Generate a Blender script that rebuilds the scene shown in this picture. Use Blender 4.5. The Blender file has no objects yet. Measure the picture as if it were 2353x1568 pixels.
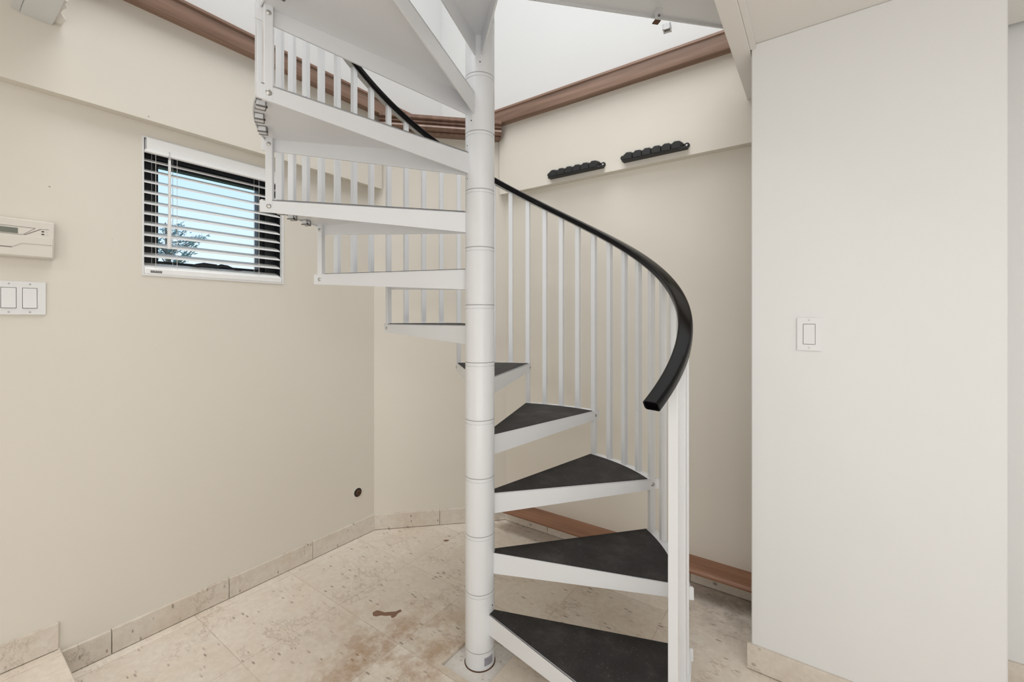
import bpy, math, random
from mathutils import Vector, Matrix

# ------------------------------------------------------------------ camera, world, lights, exposure
CZ = 1.222                      # eye height above the lower floor
YAW = 35.49                     # the room is axis aligned; the camera is turned
SC = bpy.context.scene
COL = SC.collection
cam_d = bpy.data.cameras.new('camera')
cam = bpy.data.objects.new('camera', cam_d); COL.objects.link(cam)
cam.location = (0, 0, CZ)
cam.rotation_euler = (math.radians(90), 0, math.radians(YAW))
cam_d.sensor_width = 36.0
cam_d.lens = 997.6 * 36.0 / 2353.0
cam_d.shift_y = -(784 - 733.2) / 2353.0
cam_d.clip_start = 0.02
SC.camera = cam

SC.view_settings.view_transform = 'Standard'
SC.view_settings.look = 'None'
SC.view_settings.gamma = 1.0
SC.view_settings.use_curve_mapping = False
SC.view_settings.exposure = 0.0

W = bpy.data.worlds.new('sky'); SC.world = W
W.use_nodes = True
nt = W.node_tree; nt.nodes.clear()
wo = nt.nodes.new('ShaderNodeOutputWorld'); wb = nt.nodes.new('ShaderNodeBackground')
wtc = nt.nodes.new('ShaderNodeTexCoord'); wsx = nt.nodes.new('ShaderNodeSeparateXYZ'); wr = nt.nodes.new('ShaderNodeValToRGB')
nt.links.new(wtc.outputs['Generated'], wsx.inputs[0]); nt.links.new(wsx.outputs['Z'], wr.inputs[0])
wr.color_ramp.elements[0].position = 0.0; wr.color_ramp.elements[0].color = (0.80, 0.87, 0.94, 1)
wr.color_ramp.elements[1].position = 0.30; wr.color_ramp.elements[1].color = (0.45, 0.70, 0.95, 1)
e = wr.color_ramp.elements.new(0.13); e.color = (0.66, 0.82, 0.95, 1)
nt.links.new(wr.outputs[0], wb.inputs[0]); nt.links.new(wb.outputs[0], wo.inputs[0])
wb.inputs['Strength'].default_value = 1.3


def area(name, loc, direction, sx, sy, power, col=(1, 1, 1)):
    d = bpy.data.lights.new(name, 'AREA'); d.shape = 'RECTANGLE'; d.size = sx; d.size_y = sy
    d.energy = power; d.color = col
    o = bpy.data.objects.new(name, d); COL.objects.link(o); o.location = loc
    o.rotation_euler = Vector(direction).to_track_quat('-Z', 'Y').to_euler()
    return o


area('upper_skylight', (-0.9, 1.0, 4.6), (0, 0, -1), 2.2, 2.0, 50, (0.97, 0.985, 1.0)).data.spread = math.radians(125)
area('upper_fill_light', (-1.5, -0.9, 4.1), (0.32, 0.85, -0.85), 1.4, 1.4, 9, (0.97, 0.985, 1.0)).data.spread = math.radians(100)  # unseen fill, added to slant light down the well onto the back wall
area('rear_fill_light', (0.6, -3.2, 1.15), (-0.1, 1, -0.05), 4.2, 1.8, 19, (0.955, 0.98, 1.0))  # soft light added behind the camera; the rear wall has no window
area('side_fill_light', (2.9, -1.6, 1.1), (-0.85, 0.9, -0.08), 2.6, 1.8, 25, (0.955, 0.98, 1.0))  # invented source at the right, brightens the alcove and back wall
area('ceiling_fill_light', (0.8, -0.2, 2.16), (0, 0, -1), 2.0, 1.4, 15, (0.97, 0.985, 1.0))  # no fixture here: added to brighten the floor and raise the bounce
area('ceiling_downlight', (-1.45, -0.55, 2.15), (0, 0, -1), 0.12, 0.12, 2.9, (1.0, 0.97, 0.93))
area('fill_uplight', (0.8, -0.8, 0.14), (-0.15, 0.45, 1), 3.0, 1.8, 36, (0.96, 0.98, 1.0))  # upward fill added to lighten undersides and ceiling; no sun patch exists

# ------------------------------------------------------------------ materials


def new_mat(name):
    m = bpy.data.materials.new(name); m.use_nodes = True
    n = m.node_tree; b = n.nodes['Principled BSDF']
    return m, n, b


def node(n, t, **kw):
    x = n.nodes.new(t)
    for k, v in kw.items():
        setattr(x, k, v)
    return x


def coords(n, scale=(1, 1, 1), rot=(0, 0, 0), loc=(0, 0, 0), space='geo'):
    if space == 'geo':
        g = node(n, 'ShaderNodeNewGeometry'); src = g.outputs['Position']
    else:
        g = node(n, 'ShaderNodeTexCoord'); src = g.outputs['Object']
    mp = node(n, 'ShaderNodeMapping')
    mp.inputs['Scale'].default_value = scale; mp.inputs['Rotation'].default_value = rot; mp.inputs['Location'].default_value = loc
    n.links.new(src, mp.inputs[0])
    return mp.outputs[0]


def noise(n, vec, scale, detail=4, rough=0.55):
    x = node(n, 'ShaderNodeTexNoise'); x.inputs['Scale'].default_value = scale
    x.inputs['Detail'].default_value = detail; x.inputs['Roughness'].default_value = rough
    n.links.new(vec, x.inputs['Vector'])
    return x.outputs['Fac']


def ramp(n, fac, stops):
    r = node(n, 'ShaderNodeValToRGB')
    els = r.color_ramp.elements
    while len(els) < len(stops):
        els.new(0.5)
    for e, (p, c) in zip(els, stops):
        e.position = p; e.color = c if len(c) == 4 else (*c, 1)
    n.links.new(fac, r.inputs[0])
    return r.outputs[0]


def mix(n, fac, a, b, mode='MIX'):
    x = node(n, 'ShaderNodeMix', data_type='RGBA', blend_type=mode)
    for sock, v in ((x.inputs[0], fac), (x.inputs[6], a), (x.inputs[7], b)):
        if isinstance(v, (int, float)):
            sock.default_value = v
        elif isinstance(v, tuple):
            sock.default_value = v if len(v) == 4 else (*v, 1)
        else:
            n.links.new(v, sock)
    return x.outputs[2]


def bump(n, b, h, strength=0.2, dist=0.002):
    x = node(n, 'ShaderNodeBump'); x.inputs['Strength'].default_value = strength; x.inputs['Distance'].default_value = dist
    n.links.new(h, x.inputs['Height']); n.links.new(x.outputs[0], b.inputs['Normal'])


def math_node(n, op, a, b=None):
    x = node(n, 'ShaderNodeMath', operation=op)
    for i, v in enumerate((a, b)):
        if v is None:
            continue
        if isinstance(v, (int, float)):
            x.inputs[i].default_value = v
        else:
            n.links.new(v, x.inputs[i])
    return x.outputs[0]


def wall_paint(name, col, var=0.97, specks=True):
    m, n, b = new_mat(name)
    v = coords(n)
    f = noise(n, v, 1.3, 3)
    c = mix(n, f, tuple(x * var for x in col), tuple(min(1, x * (2 - var)) for x in col))
    if specks:
        vo = node(n, 'ShaderNodeTexVoronoi'); vo.inputs['Scale'].default_value = 3.2
        n.links.new(v, vo.inputs['Vector'])
        s = ramp(n, vo.outputs['Distance'], [(0.0, (1, 1, 1)), (0.006, (1, 1, 1)), (0.009, (0, 0, 0))])
        c = mix(n, math_node(n, 'MULTIPLY', s, 0.75), c, (0.16, 0.13, 0.10))
    n.links.new(c, b.inputs['Base Color'])
    b.inputs['Roughness'].default_value = 0.55
    b.inputs['Specular IOR Level'].default_value = 0.3
    bump(n, b, noise(n, v, 240, 2), 0.12, 0.001)
    return m


M = {}
M['cream'] = wall_paint('cream_wall_paint', (0.745, 0.698, 0.617))
M['white_wall'] = wall_paint('off_white_wall_paint', (0.79, 0.785, 0.77), specks=False)
M['upper'] = wall_paint('white_upper_wall_paint', (0.70, 0.702, 0.692), specks=False)
M['ceiling'] = wall_paint('ceiling_paint', (0.83, 0.80, 0.755), specks=False)


def plain(name, col, rough=0.5, metal=0.0, spec=0.5, coat=0.0, var=0.05, sc=30):
    m, n, b = new_mat(name)
    v = coords(n, space='obj')
    f = noise(n, v, sc, 3)
    c = mix(n, f, tuple(x * (1 - var) for x in col), tuple(min(1, x * (1 + var)) for x in col))
    n.links.new(c, b.inputs['Base Color'])
    b.inputs['Roughness'].default_value = rough; b.inputs['Metallic'].default_value = metal
    b.inputs['Specular IOR Level'].default_value = spec
    b.inputs['Coat Weight'].default_value = coat
    return m


def chipped_white():
    m, n, b = new_mat('white_enamel')
    v = coords(n, space='obj')
    f = noise(n, v, 6, 3)
    c = mix(n, f, (0.75, 0.757, 0.765), (0.785, 0.79, 0.80))
    n.links.new(c, b.inputs['Base Color'])
    b.inputs['Roughness'].default_value = 0.28
    bump(n, b, noise(n, v, 60, 2), 0.08, 0.001)
    return m


M['enamel'] = chipped_white()
M['plastic_white'] = plain('white_plastic', (0.80, 0.80, 0.79), 0.35, var=0.02)
M['plastic_cream'] = plain('ivory_plastic', (0.72, 0.68, 0.61), 0.42, var=0.02)
M['blind_white'] = plain('white_blind_slats', (0.90, 0.90, 0.89), 0.35, var=0.02)
M['cord'] = plain('white_cord', (0.75, 0.75, 0.73), 0.7)
M['bronze'] = plain('dark_bronze_frame', (0.016, 0.018, 0.022), 0.4, var=0.15)
M['steel'] = plain('bolt_steel', (0.52, 0.51, 0.49), 0.35, metal=0.9)
M['zinc'] = plain('zinc_strip', (0.42, 0.42, 0.41), 0.45, metal=0.6)
M['clip'] = plain('grey_clip_steel', (0.20, 0.19, 0.18), 0.5, metal=0.4)
M['joint'] = plain('grey_joint_line', (0.42, 0.41, 0.40), 0.6)
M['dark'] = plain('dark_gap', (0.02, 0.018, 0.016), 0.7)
M['black_gloss'] = plain('black_vinyl', (0.006, 0.0055, 0.0055), 0.10, spec=0.17, var=0.2)
M['black_plastic'] = plain('black_moulded_plastic', (0.010, 0.010, 0.010), 0.5, var=0.2)
M['lcd'] = plain('grey_green_screen', (0.17, 0.18, 0.15), 0.25)
M['grey_line'] = plain('grey_groove', (0.20, 0.18, 0.16), 0.6)
M['pale_line'] = plain('pale_groove', (0.50, 0.46, 0.40), 0.6)
M['rust'] = plain('rusty_iron', (0.10, 0.05, 0.025), 0.8, var=0.5, sc=120)
M['torn'] = plain('torn_drywall_paper', (0.82, 0.79, 0.74), 0.9)
M['stain'] = plain('dried_brown_spill', (0.24, 0.13, 0.08), 0.5, var=0.25, sc=60)
M['label_grey'] = plain('grey_sticker', (0.30, 0.29, 0.33), 0.5, var=0.4, sc=160)
M['bark'] = plain('bark', (0.20, 0.17, 0.14), 0.9, var=0.3)
M['needle'] = plain('blue_green_needles', (0.16, 0.30, 0.31), 0.6, var=0.35, sc=3)  # sunlight and haze are worked into this paler, bluer needle colour
M['grass'] = plain('lawn', (0.18, 0.25, 0.10), 0.9, var=0.3)


def mat_tread():
    m, n, b = new_mat('black_rubber_mat')
    v = coords(n)
    f = noise(n, v, 9, 6, 0.65)
    c = ramp(n, f, [(0.30, (0.016, 0.014, 0.0135)), (0.52, (0.027, 0.0245, 0.024)), (0.75, (0.058, 0.053, 0.05))])
    sp = noise(n, v, 170, 2)
    s = ramp(n, sp, [(0.67, (0, 0, 0)), (0.73, (1, 1, 1))])
    c = mix(n, math_node(n, 'MULTIPLY', s, 0.30), c, (0.30, 0.28, 0.26))
    n.links.new(c, b.inputs['Base Color'])
    b.inputs['Roughness'].default_value = 0.7; b.inputs['Specular IOR Level'].default_value = 0.35
    bump(n, b, noise(n, v, 600, 2), 0.4, 0.001)
    return m


M['mat'] = mat_tread()


def wood(name, c0, c1, c2, axis):
    m, n, b = new_mat(name)
    s = [34, 34, 34]; s[axis] = 1.7
    v = coords(n, tuple(s))
    f = noise(n, v, 1.0, 8, 0.62)
    w = noise(n, coords(n, tuple(0.35 * x for x in s)), 1.0, 3)
    c = ramp(n, f, [(0.28, c0), (0.52, c1), (0.74, c2)])
    c = mix(n, math_node(n, 'MULTIPLY', w, 0.35), c, c0)
    n.links.new(c, b.inputs['Base Color'])
    b.inputs['Roughness'].default_value = 0.42
    bump(n, b, f, 0.12, 0.001)
    return m


M['walnut_y'] = wood('walnut_along_left_wall', (0.17, 0.098, 0.068), (0.30, 0.185, 0.13), (0.43, 0.285, 0.21), 1)
M['walnut_x'] = wood('walnut_along_right_wall', (0.17, 0.098, 0.068), (0.30, 0.185, 0.13), (0.43, 0.285, 0.21), 0)
M['walnut_c'] = wood('walnut_corner', (0.16, 0.092, 0.066), (0.26, 0.155, 0.11), (0.36, 0.23, 0.17), 2)
M['mahogany'] = wood('red_brown_plank', (0.15, 0.066, 0.034), (0.27, 0.125, 0.068), (0.38, 0.20, 0.12), 0)

TILE = 0.3835
U0, V0 = -1.677, 1.4646


def stone(name, tiles):
    m, n, b = new_mat(name)
    v = coords(n)
    big = noise(n, v, 3.2, 5, 0.6)
    c = ramp(n, big, [(0.28, (0.80, 0.71, 0.60)), (0.50, (0.875, 0.80, 0.705)), (0.72, (0.91, 0.86, 0.785))])
    fine = noise(n, coords(n, (1, 1.0, 1)), 38, 6, 0.7)
    c = mix(n, math_node(n, 'MULTIPLY', ramp(n, fine, [(0.40, (1, 1, 1)), (0.62, (0, 0, 0))]), 0.22), c, (0.56, 0.45, 0.34))
    # travertine pits, short and stretched
    pv = coords(n, (15, 48, 20), (0, 0, 0.9))
    vo = node(n, 'ShaderNodeTexVoronoi'); vo.inputs['Scale'].default_value = 1.0
    n.links.new(pv, vo.inputs['Vector'])
    pit = ramp(n, vo.outputs['Distance'], [(0.0, (1, 1, 1)), (0.13, (1, 1, 1)), (0.21, (0, 0, 0))])
    gate = ramp(n, noise(n, v, 9, 3), [(0.46, (0, 0, 0)), (0.58, (1, 1, 1))])
    pit = math_node(n, 'MULTIPLY', pit, gate)
    c = mix(n, math_node(n, 'MULTIPLY', pit, 0.6), c, (0.13, 0.085, 0.055))
    # short dark veins
    vv = coords(n, (5, 11, 8), (0, 0, 0.9))
    wv = noise(n, vv, 1.0, 9, 0.72)
    vein = ramp(n, wv, [(0.482, (0, 0, 0)), (0.497, (1, 1, 1)), (0.503, (1, 1, 1)), (0.518, (0, 0, 0))])
    vg = ramp(n, noise(n, v, 5, 3), [(0.48, (0, 0, 0)), (0.60, (1, 1, 1))])
    c = mix(n, math_node(n, 'MULTIPLY', math_node(n, 'MULTIPLY', vein, vg), 0.42), c, (0.30, 0.21, 0.14))
    if not tiles:
        c = mix(n, 1.0, c, (0.84, 0.835, 0.83), 'MULTIPLY')
    if tiles:
        # each tile a little different
        sx = node(n, 'ShaderNodeSeparateXYZ'); n.links.new(v, sx.inputs[0])
        gu = math_node(n, 'DIVIDE', math_node(n, 'SUBTRACT', sx.outputs['X'], U0), TILE)
        gv = math_node(n, 'DIVIDE', math_node(n, 'SUBTRACT', sx.outputs['Y'], V0), TILE)
        cm = node(n, 'ShaderNodeCombineXYZ')
        n.links.new(math_node(n, 'FLOOR', gu), cm.inputs[0]); n.links.new(math_node(n, 'FLOOR', gv), cm.inputs[1])
        wn = node(n, 'ShaderNodeTexWhiteNoise'); n.links.new(cm.outputs[0], wn.inputs['Vector'])
        tone = ramp(n, wn.outputs['Value'], [(0.0, (0.90, 0.885, 0.87)), (1.0, (1.0, 1.0, 1.0))])
        c = mix(n, 1.0, c, tone, 'MULTIPLY')

        def line(g):
            fr = math_node(n, 'FRACT', g)
            d = math_node(n, 'MINIMUM', fr, math_node(n, 'SUBTRACT', 1.0, fr))
            return math_node(n, 'LESS_THAN', d, 0.0036)
        ln = math_node(n, 'MAXIMUM', line(gu), line(gv))
        c = mix(n, math_node(n, 'MULTIPLY', math_node(n, 'MULTIPLY', ln, ramp(n, noise(n, v, 14, 4), [(0.35, (0.35, 0.35, 0.35)), (0.65, (1, 1, 1))])), 0.62), c, (0.40, 0.31, 0.23))
        # rust that has crept over the tiles in front of the pole
        dist = node(n, 'ShaderNodeVectorMath', operation='DISTANCE')
        n.links.new(v, dist.inputs[0]); dist.inputs[1].default_value = (-1.24, 1.02, 0)
        rng = ramp(n, dist.outputs['Value'], [(0.16, (1, 1, 1)), (0.40, (0, 0, 0))])
        pat = ramp(n, noise(n, v, 8.5, 6, 0.68), [(0.43, (0, 0, 0)), (0.60, (1, 1, 1))])
        c = mix(n, math_node(n, 'MULTIPLY', math_node(n, 'MULTIPLY', rng, pat), 0.68), c, (0.42, 0.25, 0.13))
        # patchy dark grey-brown tint by the low wooden ledge
        d2 = node(n, 'ShaderNodeVectorMath', operation='DISTANCE')
        n.links.new(v, d2.inputs[0]); d2.inputs[1].default_value = (-0.28, 2.05, 0)
        rng2 = ramp(n, d2.outputs['Value'], [(0.08, (1, 1, 1)), (0.34, (0, 0, 0))])
        pat2 = ramp(n, noise(n, v, 11, 5, 0.7), [(0.38, (0, 0, 0)), (0.62, (1, 1, 1))])
        c = mix(n, math_node(n, 'MULTIPLY', math_node(n, 'MULTIPLY', rng2, pat2), 0.5), c, (0.20, 0.16, 0.125))
    n.links.new(c, b.inputs['Base Color'])
    b.inputs['Roughness'].default_value = 0.5
    b.inputs['Specular IOR Level'].default_value = 0.35
    bump(n, b, fine, 0.10, 0.002)
    return m


M['floor'] = stone('travertine_floor', True)
M['skirt'] = stone('travertine_skirting', False)


def base_plate_mat():
    m, n, b = new_mat('dirty_white_base')
    v = coords(n)
    c = ramp(n, noise(n, v, 30, 6, 0.7), [(0.25, (0.50, 0.42, 0.33)), (0.42, (0.80, 0.77, 0.73)), (0.7, (0.86, 0.84, 0.82))])
    pit = ramp(n, noise(n, v, 90, 3), [(0.62, (0, 0, 0)), (0.70, (1, 1, 1))])
    c = mix(n, math_node(n, 'MULTIPLY', pit, 0.6), c, (0.16, 0.09, 0.05))
    n.links.new(c, b.inputs['Base Color']); b.inputs['Roughness'].default_value = 0.7
    return m


M['base'] = base_plate_mat()


def glass_mat():
    m, n, b = new_mat('window_glass')
    b.inputs['Base Color'].default_value = (1, 1, 1, 1)
    tr = node(n, 'ShaderNodeBsdfTransparent'); gl = node(n, 'ShaderNodeBsdfGlossy'); gl.inputs['Roughness'].default_value = 0.02
    fr = node(n, 'ShaderNodeFresnel'); fr.inputs['IOR'].default_value = 1.45
    mx = node(n, 'ShaderNodeMixShader')
    n.links.new(fr.outputs[0], mx.inputs[0]); n.links.new(tr.outputs[0], mx.inputs[1]); n.links.new(gl.outputs[0], mx.inputs[2])
    n.links.new(mx.outputs[0], n.nodes['Material Output'].inputs['Surface'])
    return m


M['glass'] = glass_mat()

# ------------------------------------------------------------------ mesh helpers


class MB:
    def __init__(self):
        self.v = []; self.f = []; self.smooth = []

    def add(self, verts, faces, smooth=False):
        o = len(self.v)
        self.v += [tuple(p) for p in verts]
        self.f += [tuple(i + o for i in f) for f in faces]
        self.smooth += [smooth] * len(faces)
        return self

    def box(self, x0, x1, y0, y1, z0, z1, mtx=None):
        x0, x1 = sorted((x0, x1)); y0, y1 = sorted((y0, y1)); z0, z1 = sorted((z0, z1))
        p = [Vector(q) for q in ((x0, y0, z0), (x1, y0, z0), (x1, y1, z0), (x0, y1, z0), (x0, y0, z1), (x1, y0, z1), (x1, y1, z1), (x0, y1, z1))]
        if mtx is not None:
            p = [mtx @ q for q in p]
        return self.add(p, [(0, 3, 2, 1), (4, 5, 6, 7), (0, 1, 5, 4), (1, 2, 6, 5), (2, 3, 7, 6), (3, 0, 4, 7)])

    def prism(self, poly, z0, z1, mtx=None):
        # poly counter-clockwise
        n = len(poly)
        p = [Vector((x, y, z0)) for x, y in poly] + [Vector((x, y, z1)) for x, y in poly]
        if mtx is not None:
            p = [mtx @ q for q in p]
        fs = [tuple(range(n - 1, -1, -1)), tuple(range(n, 2 * n))]
        fs += [(i, (i + 1) % n, n + (i + 1) % n, n + i) for i in range(n)]
        return self.add(p, fs)

    def lathe(self, prof, cx=0, cy=0, seg=48, mtx=None, caps=True):
        vs = []; fs = []
        for r, z in prof:
            for i in range(seg):
                a = 2 * math.pi * i / seg
                q = Vector((cx + r * math.cos(a), cy + r * math.sin(a), z))
                vs.append(mtx @ q if mtx is not None else q)
        for j in range(len(prof) - 1):
            for i in range(seg):
                k = (i + 1) % seg
                fs.append((j * seg + i, j * seg + k, (j + 1) * seg + k, (j + 1) * seg + i))
        self.add(vs, fs, True)
        if caps:
            o = len(self.v) - len(vs)
            self.f.append(tuple(o + i for i in range(seg - 1, -1, -1))); self.smooth.append(False)
            b = o + (len(prof) - 1) * seg
            self.f.append(tuple(b + i for i in range(seg))); self.smooth.append(False)
        return self

    def tube(self, pts, r, seg=8):
        pts = [Vector(p) for p in pts]; vs = []; fs = []
        for i, p in enumerate(pts):
            t = (pts[min(i + 1, len(pts) - 1)] - pts[max(i - 1, 0)]).normalized()
            s = t.orthogonal().normalized() if abs(t.z) > 0.99 else t.cross(Vector((0, 0, 1))).normalized()
            w = t.cross(s)
            rr = r[i] if isinstance(r, (list, tuple)) else r
            vs += [p + s * rr * math.cos(2 * math.pi * k / seg) + w * rr * math.sin(2 * math.pi * k / seg) for k in range(seg)]
        for i in range(len(pts) - 1):
            for k in range(seg):
                l = (k + 1) % seg
                fs.append((i * seg + k, i * seg + l, (i + 1) * seg + l, (i + 1) * seg + k))
        o = len(self.v)
        self.add(vs, fs, True)
        self.f.append(tuple(o + k for k in range(seg))); self.smooth.append(False)
        e = o + (len(pts) - 1) * seg
        self.f.append(tuple(e + k for k in range(seg - 1, -1, -1))); self.smooth.append(False)
        return self

    def mesh(self, name, mat):
        me = bpy.data.meshes.new(name)
        me.from_pydata(self.v, [], self.f)
        me.polygons.foreach_set('use_smooth', self.smooth)
        import bmesh
        bm = bmesh.new(); bm.from_mesh(me)
        bmesh.ops.recalc_face_normals(bm, faces=bm.faces[:])
        bm.to_mesh(me); bm.free()
        me.materials.append(mat)
        me.update()
        me.set_sharp_from_angle(angle=math.radians(38))
        return me

    def build(self, name, mat, parent=None, bevel=0, loc=None, rot=None):
        o = bpy.data.objects.new(name, self.mesh(name, mat)); COL.objects.link(o)
        if parent is not None:
            o.parent = parent
        if loc is not None:
            o.location = loc
        if rot is not None:
            o.rotation_euler = rot
        if bevel:
            b = o.modifiers.new('bevel', 'BEVEL'); b.width = bevel; b.segments = 2; b.limit_method = 'ANGLE'
        return o


def tag(o, label, cat, group=None):
    o['label'] = label; o['category'] = cat
    if group:
        o['group'] = group
    return o


def empty(name, loc, rz=0, rot=None):
    o = bpy.data.objects.new(name, None); COL.objects.link(o)
    o.location = loc; o.rotation_euler = rot if rot else (0, 0, rz)
    o.empty_display_size = 0.05
    return o


def struct(o, label=None, cat=None):
    o['kind'] = 'structure'
    if label:
        o['label'] = label
    if cat:
        o['category'] = cat
    return o


Z = lambda r: r + CZ            # height relative to the eye -> world

# ------------------------------------------------------------------ the room
UL, VB = -2.1145, 2.136         # lower left wall, lower right-hand back wall
OL, OV = -2.070, 2.094          # their thicker upper parts
HX0, HX1, HY0, HY1 = OL, -0.245, 0.2765, OV      # stair well opening
SOF = Z(0.752)
CEI = Z(0.96)
UPF = Z(1.198)
TOP = 4.75
RX, RY = 3.5, -3.5
STEP_V, STEP_H = 0.31, 0.102
T = 0.15

# floor with the cut-out round the pole
PX, PY = -1.0038, 1.2086
cx0, cx1, cy0, cy1 = -1.097, -0.909, 1.106, 1.312
fl = MB()
xs = [UL - T, cx0, cx1, RX]; ys = [STEP_V, cy0, cy1, VB + T]
for i in range(3):
    for j in range(3):
        if i == 1 and j == 1:
            fl.box(xs[1], xs[2], ys[1], ys[2], -0.1, -0.022)
        else:
            fl.box(xs[i], xs[i + 1], ys[j], ys[j + 1], -0.1, 0)
struct(fl.build('floor', M['floor']), 'cream travertine tile floor laid in a square grid', 'floor')
struct(MB().box(UL - T, RX, RY, STEP_V, -0.1, STEP_H).build('floor_raised', M['floor'], bevel=0.003),
       'raised travertine floor one shallow step up at the near left', 'floor')

# left wall with window opening
WV0, WV1, WZ0, WZ1 = 0.5325, 1.063, Z(0.17), Z(0.70)
SX1_ = 0.409
C1 = (UL, 1.5873); C2 = (-1.567, VB)
wl = MB()
x0, x1 = UL - T, UL
wl.box(x0, x1, RY, WV0, 0, SOF + .02); wl.box(x0, x1, WV1, C1[1] + 0.02, 0, SOF + .02)
wl.box(x0, x1, WV0, WV1, 0, WZ0); wl.box(x0, x1, WV0, WV1, WZ1, SOF + .02)
struct(wl.build('wall_left', M['cream']), 'cream painted left wall with small square window', 'wall')
# angled corner wall, capped by the cornice
struct(MB().prism([C1, C2, (C2[0], VB + T), (C1[0] - T, VB + T), (C1[0] - T, C1[1])], 0, Z(1.160)).build('wall_corner', M['cream']),
       'cream angled wall behind the pole across the corner', 'wall')
# right hand back wall
struct(MB().box(SX1_, RX, VB, VB + T, 0, Z(1.20)).build('wall_far_right', M['white_wall']), 'white wall glimpsed at the far right edge', 'wall')
struct(MB().box(C2[0] - 0.02, SX1_, VB, VB + T, 0, SOF + .02).build('wall_right', M['cream']),
       'cream back wall at the right behind the stair', 'wall')
# thicker upper parts
k1 = OL - C1[0]; k2 = VB - OV
struct(MB().box(UL - T, OL, RY, C1[1] + 0.02, SOF, Z(1.20)).build('wall_left_beam', M['cream']), 'cream overhanging beam along the top of the left wall', 'wall')
struct(MB().box(C2[0] - 0.02, SX1_, OV, VB + T, SOF, Z(1.20)).build('wall_right_beam', M['cream']), 'cream overhanging beam along the top of the right wall', 'wall')
up = MB(); up.box(UL - T, OL, RY, VB + T, Z(1.20), TOP); up.box(UL - T, OL, C1[1] + 0.02, VB + T, Z(1.160), Z(1.20))
struct(up.build('wall_left_upper', M['upper']), 'bright white wall of the upper floor at left', 'wall')
up = MB(); up.box(OL, RX, OV, VB + T, Z(1.20), TOP); up.box(OL, C2[0] - 0.02, OV, VB + T, Z(1.160), Z(1.20))
struct(up.build('wall_right_upper', M['upper']), 'bright white wall of the upper floor at right', 'wall')
# stub wall at the right
SX0, SX1, SV = -0.2003, 0.409, 1.724
struct(MB().box(SX0, SX1, SV, VB, 0, CEI).build('wall_front_right', M['white_wall'], bevel=0.004),
       'plain off-white wall at the right with one light switch', 'wall')
# rest of the room, behind the camera
struct(MB().box(RX, RX + T, RY, VB + T, 0, TOP).build('wall_far_side', M['white_wall']))
struct(MB().box(UL - T, RX + T, RY - T, RY, 0, TOP).build('wall_rear', M['white_wall']))
# ceiling slab round the opening
cl = MB()
cl.box(OL, RX, RY, HY0, Z(0.985), UPF); cl.box(-0.9, RX, RY, HY0, CEI, Z(0.985)); cl.box(HX1, RX, HY0, OV, CEI, UPF)
struct(cl.build('ceiling', M['ceiling']), 'off-white ceiling round the stair opening', 'ceiling')
struct(MB().box(UL - T, RX + T, RY - T, VB + T, TOP, TOP + 0.1).build('ceiling_upper', M['upper']))

# trim boards under the edge of the opening
tb = MB(); zb = Z(0.935)
tb.box(-0.258, -0.203, HY0 - 0.06, OV, zb, CEI)
tb.box(-0.203, -0.186, HY0 - 0.06, SV, zb + 0.006, CEI)
struct(tb.build('trim_1', M['ceiling'], bevel=0.002), 'cream flat trim board along the ceiling opening above the right wall', 'trim')
tb = MB()
tb.box(OL, -0.9, 0.215, 0.287, Z(0.970), Z(0.986))
tb.box(OL, -0.9, 0.198, 0.215, Z(0.976), Z(0.986))
struct(tb.build('trim_2', M['upper'], bevel=0.002), 'white trim board at the upper left ceiling corner', 'trim')
rnd = random.Random(4)
# torn drywall paper beside that trim
outer = []
for i in range(9):
    x = OL + 0.17 - i * 0.02125
    outer.append((x, 0.300 + rnd.uniform(-0.008, 0.014)))
struct(MB().prism([(OL, 0.2765), (OL + 0.17, 0.2765)] + outer, Z(0.983), Z(0.988)).build('trim_3', M['torn']),
       'torn white drywall edge beside the ceiling trim', 'trim')

# wooden bands at the level of the upper floor


def swept(profile, a, b, name, mat, na=None, nb=None):
    # profile: (out, z); a,b: wall points; out is to the room side (left of a->b reversed)
    A = Vector((*a, 0)); B = Vector((*b, 0)); dr = (B - A).normalized()
    out = Vector((dr.y, -dr.x, 0))
    va = na if na else out; vb = nb if nb else out
    n = len(profile); vs = [A + va * o + Vector((0, 0, z)) for o, z in profile] + [B + vb * o + Vector((0, 0, z)) for o, z in profile]
    fs = [tuple(range(n)), tuple(range(2 * n - 1, n - 1, -1))] + [(i, (i + 1) % n, n + (i + 1) % n, n + i) for i in range(n)]
    return MB().add(vs, fs).build(name, mat)


band = [(0, Z(1.160)), (0.043, Z(1.160)), (0.045, Z(1.166)), (0.045, Z(1.226)), (0.052, Z(1.230)), (0.052, Z(1.240)), (0.046, Z(1.245)), (0, Z(1.245))]
s8 = math.tan(math.radians(22.5))
LC = (OL, OV); RC = (OL, OV)
struct(swept(band, (OL, HY0), LC, 'trim_4', M['walnut_y'], nb=Vector((1, -1, 0))), 'walnut brown wooden band high on the left wall', 'trim')
struct(swept(band, RC, (HX1, OV), 'trim_5', M['walnut_x'], na=Vector((1, -1, 0))), 'walnut brown wooden band high on the right wall', 'trim')
crown = [(-0.02, 1.075), (.052, 1.075), (.056, 1.079), (.055, 1.084), (.048, 1.087), (.058, 1.090), (.073, 1.095), (.080, 1.104), (.077, 1.114), (.066, 1.121), (.060, 1.124),
         (.060, 1.128), (.073, 1.131), (.074, 1.138), (.062, 1.142), (.064, 1.146), (.080, 1.149), (.083, 1.152), (.083, 1.169), (-0.02, 1.169)]
crown = [(o, Z(z)) for o, z in crown]
cm0 = Vector(((C1[0] + C2[0]) / 2, (C1[1] + C2[1]) / 2)); cdir = Vector((1, 1)) / math.sqrt(2)
e0, e1 = cm0 - cdir * 0.350, cm0 + cdir * 0.348
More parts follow.
